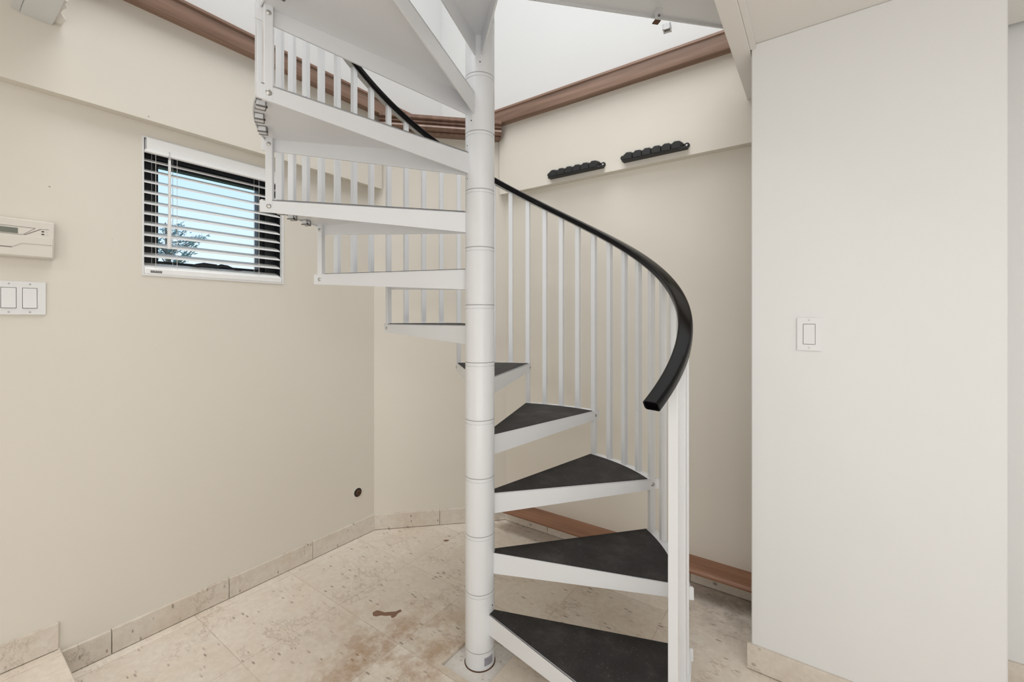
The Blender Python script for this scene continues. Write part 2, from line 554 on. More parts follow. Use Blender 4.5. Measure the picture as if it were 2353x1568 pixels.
struct(swept(crown, (e0.x, e0.y), (e1.x, e1.y), 'trim_6', M['walnut_c']),
       'moulded walnut cornice across the angled corner wall behind the pole', 'trim')

# low wooden ledge and stone skirting
lg = MB()
prof = [(VB, Z(-1.100)), (2.020, Z(-1.100)), (2.010, Z(-1.103)), (2.005, Z(-1.110)), (2.007, Z(-1.118)), (2.014, Z(-1.121)), (VB, Z(-1.121))]
n_ = len(prof); xa, xb = -1.50, SX0
vs = [(xa + (VB - y) * -0.4, y, z) for y, z in prof] + [(xb, y, z) for y, z in prof]
lg.add(vs, [tuple(range(n_)), tuple(range(2 * n_ - 1, n_ - 1, -1))] + [(i, (i + 1) % n_, n_ + (i + 1) % n_, n_ + i) for i in range(n_)])
struct(lg.build('trim_7', M['mahogany']), 'reddish brown wooden ledge low along the right wall behind the stair', 'trim')

SK, SH = 0.012, 0.088


def skirting(name, a, b, z0, cuts, label):
    A = Vector((*a, 0)); B = Vector((*b, 0)); L = (B - A).length; dr = (B - A).normalized(); out = Vector((dr.y, -dr.x, 0))
    mb = MB(); edges = [0] + [c for c in cuts if 0 < c < L] + [L]
    mt = Matrix((( dr.x, out.x, 0, A.x), (dr.y, out.y, 0, A.y), (0, 0, 1, 0), (0, 0, 0, 1)))
    for i in range(len(edges) - 1):
        g0 = 0 if i == 0 else 0.0012; g1 = 0 if i == len(edges) - 2 else 0.0012
        mb.box(edges[i] + g0, edges[i + 1] - g1, -0.001, SK, z0 + 0.0025, z0 + SH + (0.0015 if i % 2 else 0), mt)
    return struct(mb.build(name, M['skirt'], bevel=0.0015), label, 'baseboard')


def v_at(px, u=UL + SK):
    t = (px - 1176.5) / 997.6; c, s = math.cos(math.radians(YAW)), math.sin(math.radians(YAW))
    Y = -u / (s - c * t); X = t * Y
    return s * X + c * Y


cuts = [v_at(p) - STEP_V for p in (257, 527, 719)]
skirting('baseboard_left', (UL, STEP_V), C1, 0, cuts, 'pale travertine skirting along the left wall')
skirting('baseboard_left_raised', (UL, RY), (UL, STEP_V - 0.004), STEP_H, [2.6, 3.0, 3.4], 'pale travertine skirting on the raised floor at the near left')
skirting('baseboard_corner', C1, C2, 0, [0.375], 'pale travertine skirting of the angled corner wall')
skirting('baseboard_right', C2, (SX0, VB), 0, [0.3, 0.69, 1.07], 'travertine skirting under the wooden ledge')
skirting('baseboard_front_right', (SX0 - SK, SV), (SX1, SV), 0, [0.40], 'pale travertine skirting under the off-white right wall')
skirting('baseboard_far_right', (SX1, VB - 0.0), (RX, VB), 0, [0.3, 0.7], 'brown travertine skirting at the far right edge')

# ------------------------------------------------------------------ spiral stair
HR = 0.2035
A0 = -77.506 + YAW
OVL = 1.7
R_O, R_B, R_M = 0.705, 0.6883, 0.6675
RP = 0.0526
ZT = lambda k: Z(-0.0226 + (k - 6) * HR)
stair = empty('spiral_staircase', (PX, PY, 0))
tag(stair, 'white metal spiral staircase with black treads and black handrail in the corner', 'staircase')


def pol(r, deg, z=0.0):
    a = math.radians(deg); return Vector((r * math.cos(a), r * math.sin(a), z))


# centre pole with sleeve joints
prof = [(RP + 0.0006, -0.020), (RP + 0.0006, 0.045)]
z = Z(0.0496 - 6 * HR)
rings = [Z(0.0496 + k * HR) for k in range(-6, 6)]
prof = [(RP, -0.020)]
for i, rz in enumerate(rings):
    for g in ((rz,) if i == 0 else (rz - 0.0125, rz)):
        prof += [(RP, g - 0.0016), (RP - 0.0022, g - 0.0008), (RP - 0.0022, g + 0.0008), (RP, g + 0.0016)]
prof += [(RP, Z(1.24))]
pole = MB().lathe(prof, seg=64).build('center_pole', M['enamel'], stair)
for rz in rings:
    MB().lathe([(RP - 0.003, rz - 0.0011), (RP - 0.0002, rz - 0.0011), (RP - 0.0002, rz + 0.0011), (RP - 0.003, rz + 0.0011)], seg=64, caps=False).build('sleeve_joint', M['joint'], pole)
MB().box(cx0 - PX + 0.001, cx1 - PX - 0.001, cy0 - PY + 0.001, cy1 - PY - 0.001, -0.022, -0.011).build('base_plate', M['base'], stair)
cr = MB().lathe([(RP + 0.0005, -0.0115), (RP + 0.0034, -0.0115), (RP + 0.002, -0.0085), (RP + 0.0003, -0.008)], seg=48, caps=False).build('rust_ring', M['rust'], pole)
cr['label'] = 'brown rust line round the foot of the pole'


def on_pole(px, py):
    # point of the pole's front surface seen at a pixel
    t = (px - 1176.5) / 997.6
    c, s = math.cos(math.radians(YAW)), math.sin(math.radians(YAW))
    d = Vector((c * t - s, s * t + c)); P = Vector((PX, PY))
    b = d.dot(P); q = P.dot(P) - RP * RP; aa = d.dot(d)
    Y = (b - math.sqrt(max(0, b * b - aa * q))) / aa
    h = d * Y
    return Vector((h.x - PX, h.y - PY, CZ + (733.2 - py) / 997.6 * Y))


for px, py, r in ((1103, 142, .0022), (1083, 277, .0022), (1074, 335, .0018), (1074, 411, .0018), (1131, 1391, .0026), (1134, 310, .0018)):
    p = on_pole(px, py); nrm = Vector((p.x, p.y, 0)).normalized()
    mt = Matrix.Translation(p + nrm * 0.0002) @ nrm.to_track_quat('Z', 'Y').to_matrix().to_4x4()
    MB().lathe([(r, -0.004), (r, 0.0006), (r * 0.6, 0.0008)], seg=12, mtx=mt).build('set_screw', M['dark'], pole)
# sticker at the foot of the pole
st = MB(); vs = []; aa0 = math.degrees(math.atan2(*reversed(on_pole(1113, 1525).xy))); aa1 = math.degrees(math.atan2(*reversed(on_pole(1131, 1525).xy)))
for i in range(7):
    a = aa0 + (aa1 - aa0) * i / 6
    vs += [pol(RP + 0.0006, a, 0.006), pol(RP + 0.0006, a, 0.034)]
st.add(vs, [(2 * i, 2 * i + 2, 2 * i + 3, 2 * i + 1) for i in range(6)], True)
so = st.build('sticker', M['label_grey'], pole); so['label'] = 'grey printed sticker'

# one tread in its own frame: nosing on the x axis (angle 0), back edge at 30 + OVL degrees
SPAN = 30 + OVL
TH0, TH1 = 0.074, 0.040         # flange depth at pole and at tip
TP = 0.004


def tread_mesh():
    mb = MB()
    N = 16
    r0 = RP - 0.004
    arc = [pol(R_O, SPAN * i / N) for i in range(N + 1)]
    inn = [pol(r0, SPAN * (N - i) / N) for i in range(N + 1)]
    mb.prism([(p.x, p.y) for p in arc + inn], -TP, 0)
    # side flanges, plates that hang down and taper outwards
    for deg, sgn in ((0, 1), (SPAN, -1)):
        a = math.radians(deg); dr = Vector((math.cos(a), math.sin(a), 0)); nn = Vector((-math.sin(a), math.cos(a), 0)) * sgn
        R1 = R_O + 0.010
        pr = [(r0, 0.0), (R1 - 0.004, 0.0), (R1, -0.004), (R1, -TH1), (r0, -TH0)]
        vs = [dr * x + Vector((0, 0, zz)) for x, zz in pr] + [dr * x + nn * 0.005 + Vector((0, 0, zz)) for x, zz in pr]
        n = len(pr)
        mb.add(vs, [tuple(range(n)), tuple(range(2 * n - 1, n - 1, -1))] + [(i, (i + 1) % n, n + (i + 1) % n, n + i) for i in range(n)])
    # thin outer lip
    vs = []
    for i in range(N + 1):
        a = SPAN * i / N
        vs += [pol(R_O - 0.003, a, -0.009), pol(R_O, a, -0.009), pol(R_O, a, -TP), pol(R_O - 0.003, a, -TP)]
    fs = []
    for i in range(N):
        o = 4 * i
        for k in range(4):
            fs.append((o + k, o + (k + 1) % 4, o + 4 + (k + 1) % 4, o + 4 + k))
    mb.add(vs, fs)
    return mb.mesh('tread', M['enamel'])


def mat_mesh():
    mb = MB(); N = 16
    g = 0.35
    arc = [pol(R_M, g + (SPAN - 2 * g) * i / N) for i in range(N + 1)]
    d0 = 0.0012
    p0 = Vector((RP + 0.002, d0, 0)); 
    a = math.radians(SPAN); p1 = pol(RP + 0.002, SPAN) + Vector((math.sin(a), -math.cos(a), 0)) * 0.005
    inn = [pol(RP + 0.002, SPAN - 2), pol(RP + 0.002, SPAN / 2), pol(RP + 0.002, 2)]
    mb.prism([(p.x, p.y) for p in arc + inn], 0, 0.0022)
    return mb.mesh('tread_mat', M['mat'])


def bolt_mesh():
    mb = MB()
    mb.lathe([(0.0075, 0), (0.0078, 0.0012), (0.0070, 0.0022), (0.0058, 0.0030), (0.0040, 0.0040), (0.0008, 0.0044)], seg=16)
    return mb.mesh('bolt', M['steel'])


def clip_mesh():
    # strap that clasps the end of a baluster under the tread; frame: x outwards, y along the tread
    mb = MB(); h = 0.0112
    o = h + 0.0010
    for x0, x1, y0, y1 in ((-o, o, -o, -h + 0.0006), (-o, o, h - 0.0006, o), (-o, -h + 0.0006, -o, o)):
        mb.box(x0, x1, y0, y1, -TP - 0.0016, -TP)          # gap line at the plate
        mb.box(x0 - 0.001, x1, y0, y1, -0.0235, -0.0190)    # strap round the foot
    for y0, y1 in ((-o, -h + 0.0010), (h - 0.0010, o)):
        mb.box(-o, -h + 0.0010, y0, y1, -0.0200, -TP)
    return mb.mesh('baluster_clip', M['clip'])


def clip_screw_mesh():
    return MB().lathe([(0.0042, 0), (0.0042, 0.0025), (0.002, 0.0036)], seg=10).mesh('clip_screw', M['dark'])


ME_T, ME_M, ME_B, ME_C, ME_S = tread_mesh(), mat_mesh(), bolt_mesh(), clip_mesh(), clip_screw_mesh()


def inst(name, me, parent, mtx):
    o = bpy.data.objects.new(name, me); COL.objects.link(o); o.parent = parent; o.matrix_local = mtx
    return o


AJ = OVL / 2                     # angle of the shared baluster, within a tread
INT = [7.5, 15.0, 22.5]
for k in range(1, 12):
    base = A0 + 30 * k
    t = inst('tread', ME_T, stair, Matrix.Translation((0, 0, ZT(k))) @ Matrix.Rotation(math.radians(base), 4, 'Z'))
    t['label'] = 'white wedge-shaped metal tread pan'
    m = inst('tread_mat', ME_M, t, Matrix.Identity(4)); m['label'] = 'black rubber tread mat'
    # bolts through the flanges
    for deg, sg in ((0, -1), (SPAN, 1)):
        a = math.radians(deg)
        nn = Vector((-math.sin(a), math.cos(a), 0)) * sg
        q = nn.to_track_quat('Z', 'Y').to_matrix().to_4x4()
        inst('bolt', ME_B, t, Matrix.Translation(pol(R_B, deg, -0.021)) @ q)
    for x in INT:
        mt = Matrix.Translation(pol(R_B, AJ + x)) @ Matrix.Rotation(math.radians(AJ + x), 4, 'Z')
        c = inst('baluster_clip', ME_C, t, mt)
        q = Vector((-1, 0, 0)).to_track_quat('Z', 'Y').to_matrix().to_4x4()
        inst('clip_screw', ME_S, t, mt @ Matrix.Translation((-0.0125, 0.0095, -0.0200)) @ q @ Matrix.Scale(0.75, 4))

# handrail
AH0 = -48.9 + YAW


def zh(a):
    return Z(-0.2105 + (a - AH0) * HR / 30.0)


BW = 0.0108                      # half width of a baluster


def baluster(a, z0, z1, name='baluster', w=BW):
    mb = MB(); mt = Matrix.Translation(pol(R_B, a)) @ Matrix.Rotation(math.radians(a), 4, 'Z')
    # top cut to the slope of the rail
    sl = HR / math.radians(30) / R_B
    c = 0.0016
    ring = [(-w + c, -w), (w - c, -w), (w, -w + c), (w, w - c), (w - c, w), (-w + c, w), (-w, w - c), (-w, -w + c)]
    vs = [mt @ Vector((x, y, z0)) for x, y in ring] + [mt @ Vector((x, y, z1 + y * sl)) for x, y in ring]
    mb.add(vs, [tuple(range(7, -1, -1)), tuple(range(8, 16))] + [(i, (i + 1) % 8, 8 + (i + 1) % 8, 8 + i) for i in range(8)])
    return mb.build(name, M['enamel'], stair)


for k in range(2, 12):
    aj = A0 + 30 * k + AJ
    b = baluster(aj, ZT(k - 1) - 0.036, zh(aj) - 0.017)
    # screw that pins the tube inside the tread below the nosing
    a = math.radians(aj)
    tg_ = Vector((-math.sin(a), math.cos(a), 0))
    p = pol(R_B, aj, ZT(k) - 0.024) + tg_ * BW
    inst('bolt', ME_B, b, Matrix.Translation(p) @ tg_.to_track_quat('Z', 'Y').to_matrix().to_4x4() @ Matrix.Scale(0.8, 4))
    for x in INT:
        baluster(aj + x, ZT(k) - 0.0215, zh(aj + x) - 0.017)
for i, aold in enumerate((-38.0, -30.8, -24.2)):
    a = aold + YAW
    baluster(a, 0.0 if i == 0 else ZT(1) - 0.030, zh(a) - 0.017, 'newel_post' if i == 0 else 'baluster', 0.0125 if i == 0 else BW)

AH1 = A0 + 360
# rounded section of the rail
HW, HH, HC = 0.0215, 0.0130, 0.007
sec = []
for cxx, cyy, s0 in ((HW - HC, HH - HC, 0), (-HW + HC, HH - HC, 90), (-HW + HC, -HH + HC, 180), (HW - HC, -HH + HC, 270)):
    for j in range(5):
        a = math.radians(s0 + 22.5 * j); sec.append((cxx + HC * math.cos(a), cyy + HC * math.sin(a)))


def sweep_helix(section, a0, a1, dz, name, mat, parent, steps=220, hollow=False):
    n = len(section); vs = []; fs = []
    rr = []
    for i in range(steps + 1):
        a = a0 + (a1 - a0) * i / steps
        ar = math.radians(a)
        rad = Vector((math.cos(ar), math.sin(ar), 0)); sl = HR / math.radians(30)
        tg = Vector((-math.sin(ar) * R_B, math.cos(ar) * R_B, sl)).normalized(); nn = rad.cross(tg)
        rr.append((pol(R_B, a, zh(a)), rad, nn, tg))
    order = []
    if hollow:      # open end: step in and back along the rail
        p, rad, nn, tg = rr[0]
        order.append((p + tg * 0.012, rad, nn, 0.84)); order.append((p, rad, nn, 0.84)); order.append((p - tg * 0.0005, rad, nn, 0.93))
    order += [(p, rad, nn, 1.0) for p, rad, nn, tg in rr]
    for p, rad, nn, s in order:
        vs += [p + rad * (x * s) + nn * (y * s + dz) for x, y in section]
    for i in range(len(order) - 1):
        for k in range(n):
            l = (k + 1) % n
            fs.append((i * n + k, i * n + l, (i + 1) * n + l, (i + 1) * n + k))
    mb = MB().add(vs, fs, True)
    mb.f.append(tuple(range(n))); mb.smooth.append(False)
    e_ = (len(order) - 1) * n
    mb.f.append(tuple(e_ + k for k in range(n - 1, -1, -1))); mb.smooth.append(False)
    return mb.build(name, mat, parent)


hr = sweep_helix(sec, AH0, AH1, 0, 'handrail', M['black_gloss'], stair, hollow=True)
hr['label'] = 'glossy black handrail'
rs = sweep_helix([(-0.0115, -0.002), (0.0115, -0.002), (0.0115, 0.0032), (-0.0115, 0.0032)], AH0 + 2.0, AH1, -0.0155, 'rail_strip', M['zinc'], stair)
rs['label'] = 'grey steel strip under the handrail'

# landing platform
ang = math.radians(46.8)
qa = math.radians(A0 + 360)
lx = HX1 - 0.003 - PX
Pb = (lx, lx * math.tan(ang)); Pa = (lx, lx * math.tan(qa))
lm = MB()
lz = ZT(12)
lm.prism([(0.02 * math.cos(qa), 0.02 * math.sin(qa)), Pa, Pb, (0.02 * math.cos(ang), 0.02 * math.sin(ang))], lz - 0.012, lz)
for A_, B_ in (((0.03 * math.cos(ang), 0.03 * math.sin(ang)), Pb), ((0.03 * math.cos(qa), 0.03 * math.sin(qa)), Pa)):
    A_ = Vector((*A_, 0)); B_ = Vector((*B_, 0)); dr = (B_ - A_).normalized()
    L = (B_ - A_).length; side = Vector((dr.y, -dr.x, 0)) if B_.y > 0 else Vector((-dr.y, dr.x, 0))
    mt = Matrix(((dr.x, side.x, 0, A_.x), (dr.y, side.y, 0, A_.y), (0, 0, 1, 0), (0, 0, 0, 1)))
    lm.box(0, L, 0, 0.005, lz - 0.022, lz - 0.010, mt)
land = lm.build('landing', M['enamel'], stair); land['label'] = 'white landing platform at the top of the stair'
edge = Vector((math.cos(ang), math.sin(ang), 0)); inward = Vector((edge.y, -edge.x, 0))
# open tube end below the edge and a bent clip beside it


def plan(px, py, zz):
    t = (px - 1176.5) / 997.6; c, s_ = math.cos(math.radians(YAW)), math.sin(math.radians(YAW))
    Y = (zz - CZ) * 997.6 / (733.2 - py); X = t * Y
    return Vector((c * X - s_ * Y - PX, s_ * X + c * Y - PY, zz))


def edge_frame(p):
    return Matrix(((edge.x, inward.x, 0, p.x), (edge.y, inward.y, 0, p.y), (0, 0, 1, p.z), (0, 0, 0, 1)))


mt = edge_frame(plan(1533, 71, lz - 0.027)) @ Matrix.Rotation(math.radians(40), 4, 'Z')
tm = MB(); w = 0.0155
for q in ((-w, w, -w, -w + .004), (-w, w, w - .004, w), (-w, -w + .004, -w, w), (w - .004, w, -w, w)):
    tm.box(*q, 0.0, 0.022, mt)
te = tm.build('tube_end', M['enamel'], land)
MB().box(-w + .004, w - .004, -w + .004, w - .004, 0.006, 0.020, mt).build('tube_end_shade', M['grey_line'], land)  # grey block paints the dark inside of the open tube
mt2 = edge_frame(plan(1511, 25, lz - 0.012))
cm_ = MB(); cm_.box(-0.012, 0.012, 0.0, 0.003, -0.036, 0.0, mt2); cm_.box(-0.012, 0.012, 0.0, 0.018, -0.003, 0.0, mt2)
cm_.build('landing_clip', M['enamel'], land)
MB().box(-0.012, 0.012, -0.020, 0.003, -0.039, -0.036, mt2).build('landing_clip_foot', M['rust'], land)
sm_ = Matrix.Rotation(-math.pi / 2, 4, 'X')
MB().lathe([(0.005, 0.0), (0.005, 0.003), (0.003, 0.004)], seg=12, mtx=mt2 @ Matrix.Translation((0.004, 0.003, -0.020)) @ sm_).build('landing_screw', M['clip'], land)

# ------------------------------------------------------------------ window and blind
wf = MB()
D0, D1 = UL - 0.105, UL - 0.060
fw = 0.066
lin = MB()   # dark lining of the recess
th = 0.004
lin.box(UL - 0.12, UL - 0.014, WV0, WV0 + th, WZ0, WZ1); lin.box(UL - 0.12, UL - 0.014, WV1 - th, WV1, WZ0, WZ1)
lin.box(UL - 0.12, UL - 0.014, WV0, WV1, WZ0, WZ0 + th); lin.box(UL - 0.12, UL - 0.014, WV0, WV1, WZ1 - th, WZ1)
a0, a1, b0, b1 = WV0 + th, WV1 - th, WZ0 + th, WZ1 - th


def frame_bars(mb, x0, x1, a0, a1, b0, b1, l, r, bt, tp):
    mb.box(x0, x1, a0, a0 + l, b0, b1); mb.box(x0, x1, a1 - r, a1, b0, b1)
    mb.box(x0, x1, a0 + l, a1 - r, b0, b0 + bt); mb.box(x0, x1, a0 + l, a1 - r, b1 - tp, b1)


frame_bars(wf, D0, D1, a0, a1, b0, b1, 0.045, 0.050, 0.045, 0.055)
frame_bars(wf, D0 - 0.012, D1 - 0.018, a0 + 0.045, a1 - 0.050, b0 + 0.045, b1 - 0.055, 0.020, 0.024, 0.016, 0.022)
wfo = struct(wf.build('window_1', M['bronze'], bevel=0.002), 'small square dark-framed window behind the white blind', 'window')
lin.build('window_lining', M['bronze'], wfo)
MB().box(D0 + 0.004, D0 + 0.008, a0 + 0.060, a1 - 0.070, b0 + 0.058, b1 - 0.074).build('window_glass', M['glass'], wfo)
cas = MB(); e2 = 0.005
frame_bars(cas, UL - 0.016, UL + 0.003, WV0 - 0.003, WV1 + 0.003, WZ0 - 0.003, WZ1 + 0.003, 0.006, 0.009, 0.006, 0.006)
cas.build('window_bead', M['plastic_white'], wfo)
# crank operator on the bottom of the frame
cr = MB()
xk = D1 + 0.006; zk = b0 + 0.047
pts = [(xk, 0.70, zk - 0.002), (xk + .004, 0.725, zk + 0.006), (xk + .006, 0.75, zk + 0.011), (xk + .006, 0.80, zk + 0.010)]
cr.tube(pts, [0.004, 0.008, 0.010, 0.008], 10)
pts = [(xk + .006, 0.795, zk + 0.004), (xk + .01, 0.815, zk + 0.014), (xk + .01, 0.84, zk + 0.012), (xk + .008, 0.87, zk + 0.003), (xk + .006, 0.90, zk - 0.003)]
cr.tube(pts, [0.006, 0.007, 0.006, 0.004, 0.003], 10)
cr.build('crank_handle', M['bronze'], wfo)

bl = empty('window_blind', (UL - 0.028, (WV0 + WV1) / 2, WZ1))
tag(bl, 'white horizontal slat blind covering the small window in the left wall', 'blind')
bl_inv = Matrix.Translation(bl.location).inverted()


def bpart(mb, name, mat, bevel=0, parent=None):
    o = mb.build(name, mat, parent if parent else bl, bevel=bevel)
    o.matrix_parent_inverse = Matrix.Identity(4)
    off = bl.location
    if parent is None:
        for v in o.data.vertices:
            v.co -= off
    else:
        for v in o.data.vertices:
            v.co -= off
    return o


yb0, yb1 = WV0 + 0.004, WV1 - 0.010
bpart(MB().box(UL - 0.05, UL - 0.004, yb0 + 0.004, yb1, Z(0.655), WZ1 - 0.005), 'headrail', M['blind_white'], 0.002)
va = MB(); va.box(UL - 0.004, UL + 0.010, yb0 + 0.006, yb1 + 0.004, Z(0.650), WZ1 - 0.002); va.box(UL - 0.004, UL + 0.014, yb0, yb1 + 0.004, Z(0.640), Z(0.651))
bpart(va, 'valance', M['blind_white'], 0.002)
SW = 0.050; tilt = math.radians(24)
ns = 11
for i in range(ns):
    zc = Z(0.2114 + (0.622 - 0.2114) * i / (ns - 1))
    mb = MB(); vs = []; K = 6; thk = 0.0034
    for yy in (yb0, yb1):
        top = []; bot = []
        for j in range(K + 1):
            s = (j / K - 0.5)
            x = UL - 0.030 + s * SW * math.cos(tilt)
            zz = zc - s * SW * math.sin(tilt) - 0.0016 * (2 * s) ** 2
            top.append(Vector((x, yy, zz + thk / 2))); bot.append(Vector((x, yy, zz - thk / 2)))
        vs += top + bot[::-1]
    n = 2 * (K + 1)
    mb.add(vs, [tuple(range(n)), tuple(range(2 * n - 1, n - 1, -1))] + [(q, (q + 1) % n, n + (q + 1) % n, n + q) for q in range(n)])
    bpart(mb, 'slat', M['blind_white'])
br = bpart(MB().box(UL - 0.048, UL + 0.004, yb0, yb1 + 0.004, WZ0 + 0.002, Z(0.198)), 'bottom_rail', M['blind_white'], 0.004)
for yv in (v_at(357, UL - .01), v_at(406, UL - .01), v_at(594, UL - .01)):
    mb = MB(); mb.tube([(UL - 0.005, yv, Z(0.19)), (UL - 0.005, yv, Z(0.66))], 0.0009, 6); mb.tube([(UL - 0.054, yv, Z(0.19)), (UL - 0.054, yv, Z(0.66))], 0.0009, 6)
    bpart(mb, 'ladder_cord', M['cord'])
yv = v_at(389, UL + .012)
wd = MB()
wd.tube([(UL + 0.016, yv, Z(0.628)), (UL + 0.016, yv, Z(0.45)), (UL + 0.018, yv - 0.001, Z(0.392)), (UL + 0.018, yv - 0.001, Z(0.388)), (UL + 0.019, yv - 0.002, Z(0.276))],
        [0.0050, 0.0050, 0.0050, 0.0066, 0.0078], 8)
wo_ = bpart(wd, 'tilt_wand', M['plastic_white'])
hk = MB(); hk.tube([(UL + 0.011, yv, Z(0.660)), (UL + 0.016, yv, Z(0.660)), (UL + 0.019, yv, Z(0.655)), (UL + 0.018, yv, Z(0.648)), (UL + 0.014, yv, Z(0.645))], 0.0012, 6)
hk.lathe([(0.005, 0), (0.005, 0.012), (0.0035, 0.015)], UL + 0.016, yv, 12, Matrix.Translation((0, 0, Z(0.626))))
bpart(hk, 'wand_hook', M['steel'])
# maker's tag on the bottom rail
yt0, yt1 = v_at(346, UL + .004), v_at(372.5, UL + .004)
tgm = MB().box(UL + 0.004, UL + 0.0046, yt0, yt1, Z(0.1795), Z(0.1875))
tgo = bpart(tgm, 'maker_tag', M['black_plastic'], 0, br)
cu = bpy.data.curves.new('tag_text', 'FONT'); cu.body = 'NORMAN'; cu.size = 0.0064; cu.align_x = 'CENTER'; cu.align_y = 'CENTER'; cu.extrude = 0.0001
tmp = bpy.data.objects.new('tmp_text', cu); COL.objects.link(tmp)
bpy.context.view_layer.update()
tme = bpy.data.meshes.new_from_object(tmp.evaluated_get(bpy.context.evaluated_depsgraph_get()))
bpy.data.objects.remove(tmp)
tme.materials.clear(); tme.materials.append(M['plastic_white'])
tx = bpy.data.objects.new('tag_lettering', tme); COL.objects.link(tx); tx.parent = br
mtx = Matrix(((0, 0, 1, UL + 0.0048), (1, 0, 0, (yt0 + yt1) / 2), (0, 1, 0, Z(0.1835)), (0, 0, 0, 1)))
tx.matrix_local = Matrix.Translation(-bl.location) @ mtx @ Matrix.Scale(1.35, 4, (1, 0, 0))

# ------------------------------------------------------------------ things on the walls


def switch(name, loc, rz, gangs, label):
    # frame: x along the wall, y out of the wall, z up
    root = empty(name, loc, rz); tag(root, label, 'light switch')
    w = 0.066 if gangs == 1 else 0.117
    h = 0.107
    pl = MB(); xs = [0] if gangs == 1 else [-0.0228, 0.0228]
    # plate with openings
    ed = sorted([-w / 2, w / 2] + [c for x in xs for c in (x - 0.0168, x + 0.0168)])
    for i in range(0, len(ed) - 1):
        a, b = ed[i], ed[i + 1]
        if i % 2 == 0:
            pl.box(a, b, 0, 0.006, -h / 2, h / 2)
        else:
            pl.box(a, b, 0, 0.006, 0.0335, h / 2); pl.box(a, b, 0, 0.006, -h / 2, -0.0335)
    pl.build('switch_plate', M['plastic_white'], root)
    for x in xs:
        MB().box(x - 0.0168, x + 0.0168, 0, 0.0012, -0.0335, 0.0335).build('switch_recess', M['grey_line'], root)
        rk = MB(); hw, hh = 0.0156, 0.0322
        pr = [(0.001, hh), (0.0058, hh), (0.0068, 0.0), (0.0096, -hh), (0.001, -hh)]
        n = 5
        vs = [(x - hw, y, z) for y, z in pr] + [(x + hw, y, z) for y, z in pr]
        rk.add(vs, [tuple(range(n)), tuple(range(2 * n - 1, n - 1, -1))] + [(i, (i + 1) % n, n + (i + 1) % n, n + i) for i in range(n)])
        rk.build('rocker', M['plastic_white'], root, bevel=0.0008)
        for sz in (-1, 1):
            mt = Matrix.Translation((x, 0.0058, sz * 0.0455)) @ Matrix.Rotation(-math.pi / 2, 4, 'X')
            MB().lathe([(0.0028, 0), (0.0026, 0.001), (0.001, 0.0012)], seg=12, mtx=mt).build('screw', M['steel'], root)
    return root


switch('light_switch', (-0.033, SV, Z(-0.0498)), math.pi, 1, 'single white rocker switch on the off-white right wall')
switch('light_switch_double', (UL, 0.2763 - 0.0585, Z(0.0678)), -math.pi / 2, 2, 'double white rocker switch on the left wall below the alarm panel')

al = empty('alarm_panel', (UL, 0.2945 - 0.11, Z(0.26)), -math.pi / 2)
tag(al, 'ivory alarm keypad with grey screen on the left wall above the double switch', 'alarm panel')
# frame: x to the far side is negative (rotated -90: local x -> -v), so far end at x=-0.11
body = MB(); pr = [(-0.110, -0.062), (0.110, -0.062), (0.110, 0.062), (-0.110, 0.062)]
body.add([(x, 0, z) for x, z in pr] + [(x * 0.985, 0.030, z * 0.97) for x, z in pr],
         [(0, 1, 2, 3), (7, 6, 5, 4), (0, 4, 5, 1), (1, 5, 6, 2), (2, 6, 7, 3), (3, 7, 4, 0)])
body.build('keypad_body', M['plastic_cream'], al, bevel=0.003)


def face(px, py):
    # a point of the photograph on the front of the keypad -> its own x, z
    v = v_at(px, UL + 0.030)
    t = (px - 1176.5) / 997.6; c, s_ = math.cos(math.radians(YAW)), math.sin(math.radians(YAW))
    Y = -(UL + 0.030) / (s_ - c * t)
    return -(v - al.location.y), CZ + (733.2 - py) / 997.6 * Y - al.location.z


dx1, dz1 = face(121, 549); _, dz0 = face(120, 593)
MB().box(dx1, 0.106, 0.029, 0.0322, dz0, dz1).build('keypad_door', M['plastic_cream'], al, bevel=0.001)
sx_, sz0 = face(41, 536.5); _, sz1 = face(41, 524)
MB().box(sx_, 0.085, 0.0295, 0.0308, sz0, sz1).build('screen', M['lcd'], al)


def bar(p, q, w, y):
    A = Vector((p[0], 0, p[1])); B = Vector((q[0], 0, q[1])); dr = (B - A).normalized(); L = (B - A).length; sd = Vector((-dr.z, 0, dr.x))
    mt = Matrix(((dr.x, 0, sd.x, A.x), (0, 1, 0, 0), (dr.z, 0, sd.z, A.z), (0, 0, 0, 1)))
    return MB().box(0, L, y, y + 0.0006, -w / 2, w / 2, mt)


def far(p, x=0.10):
    return (x, p[1])


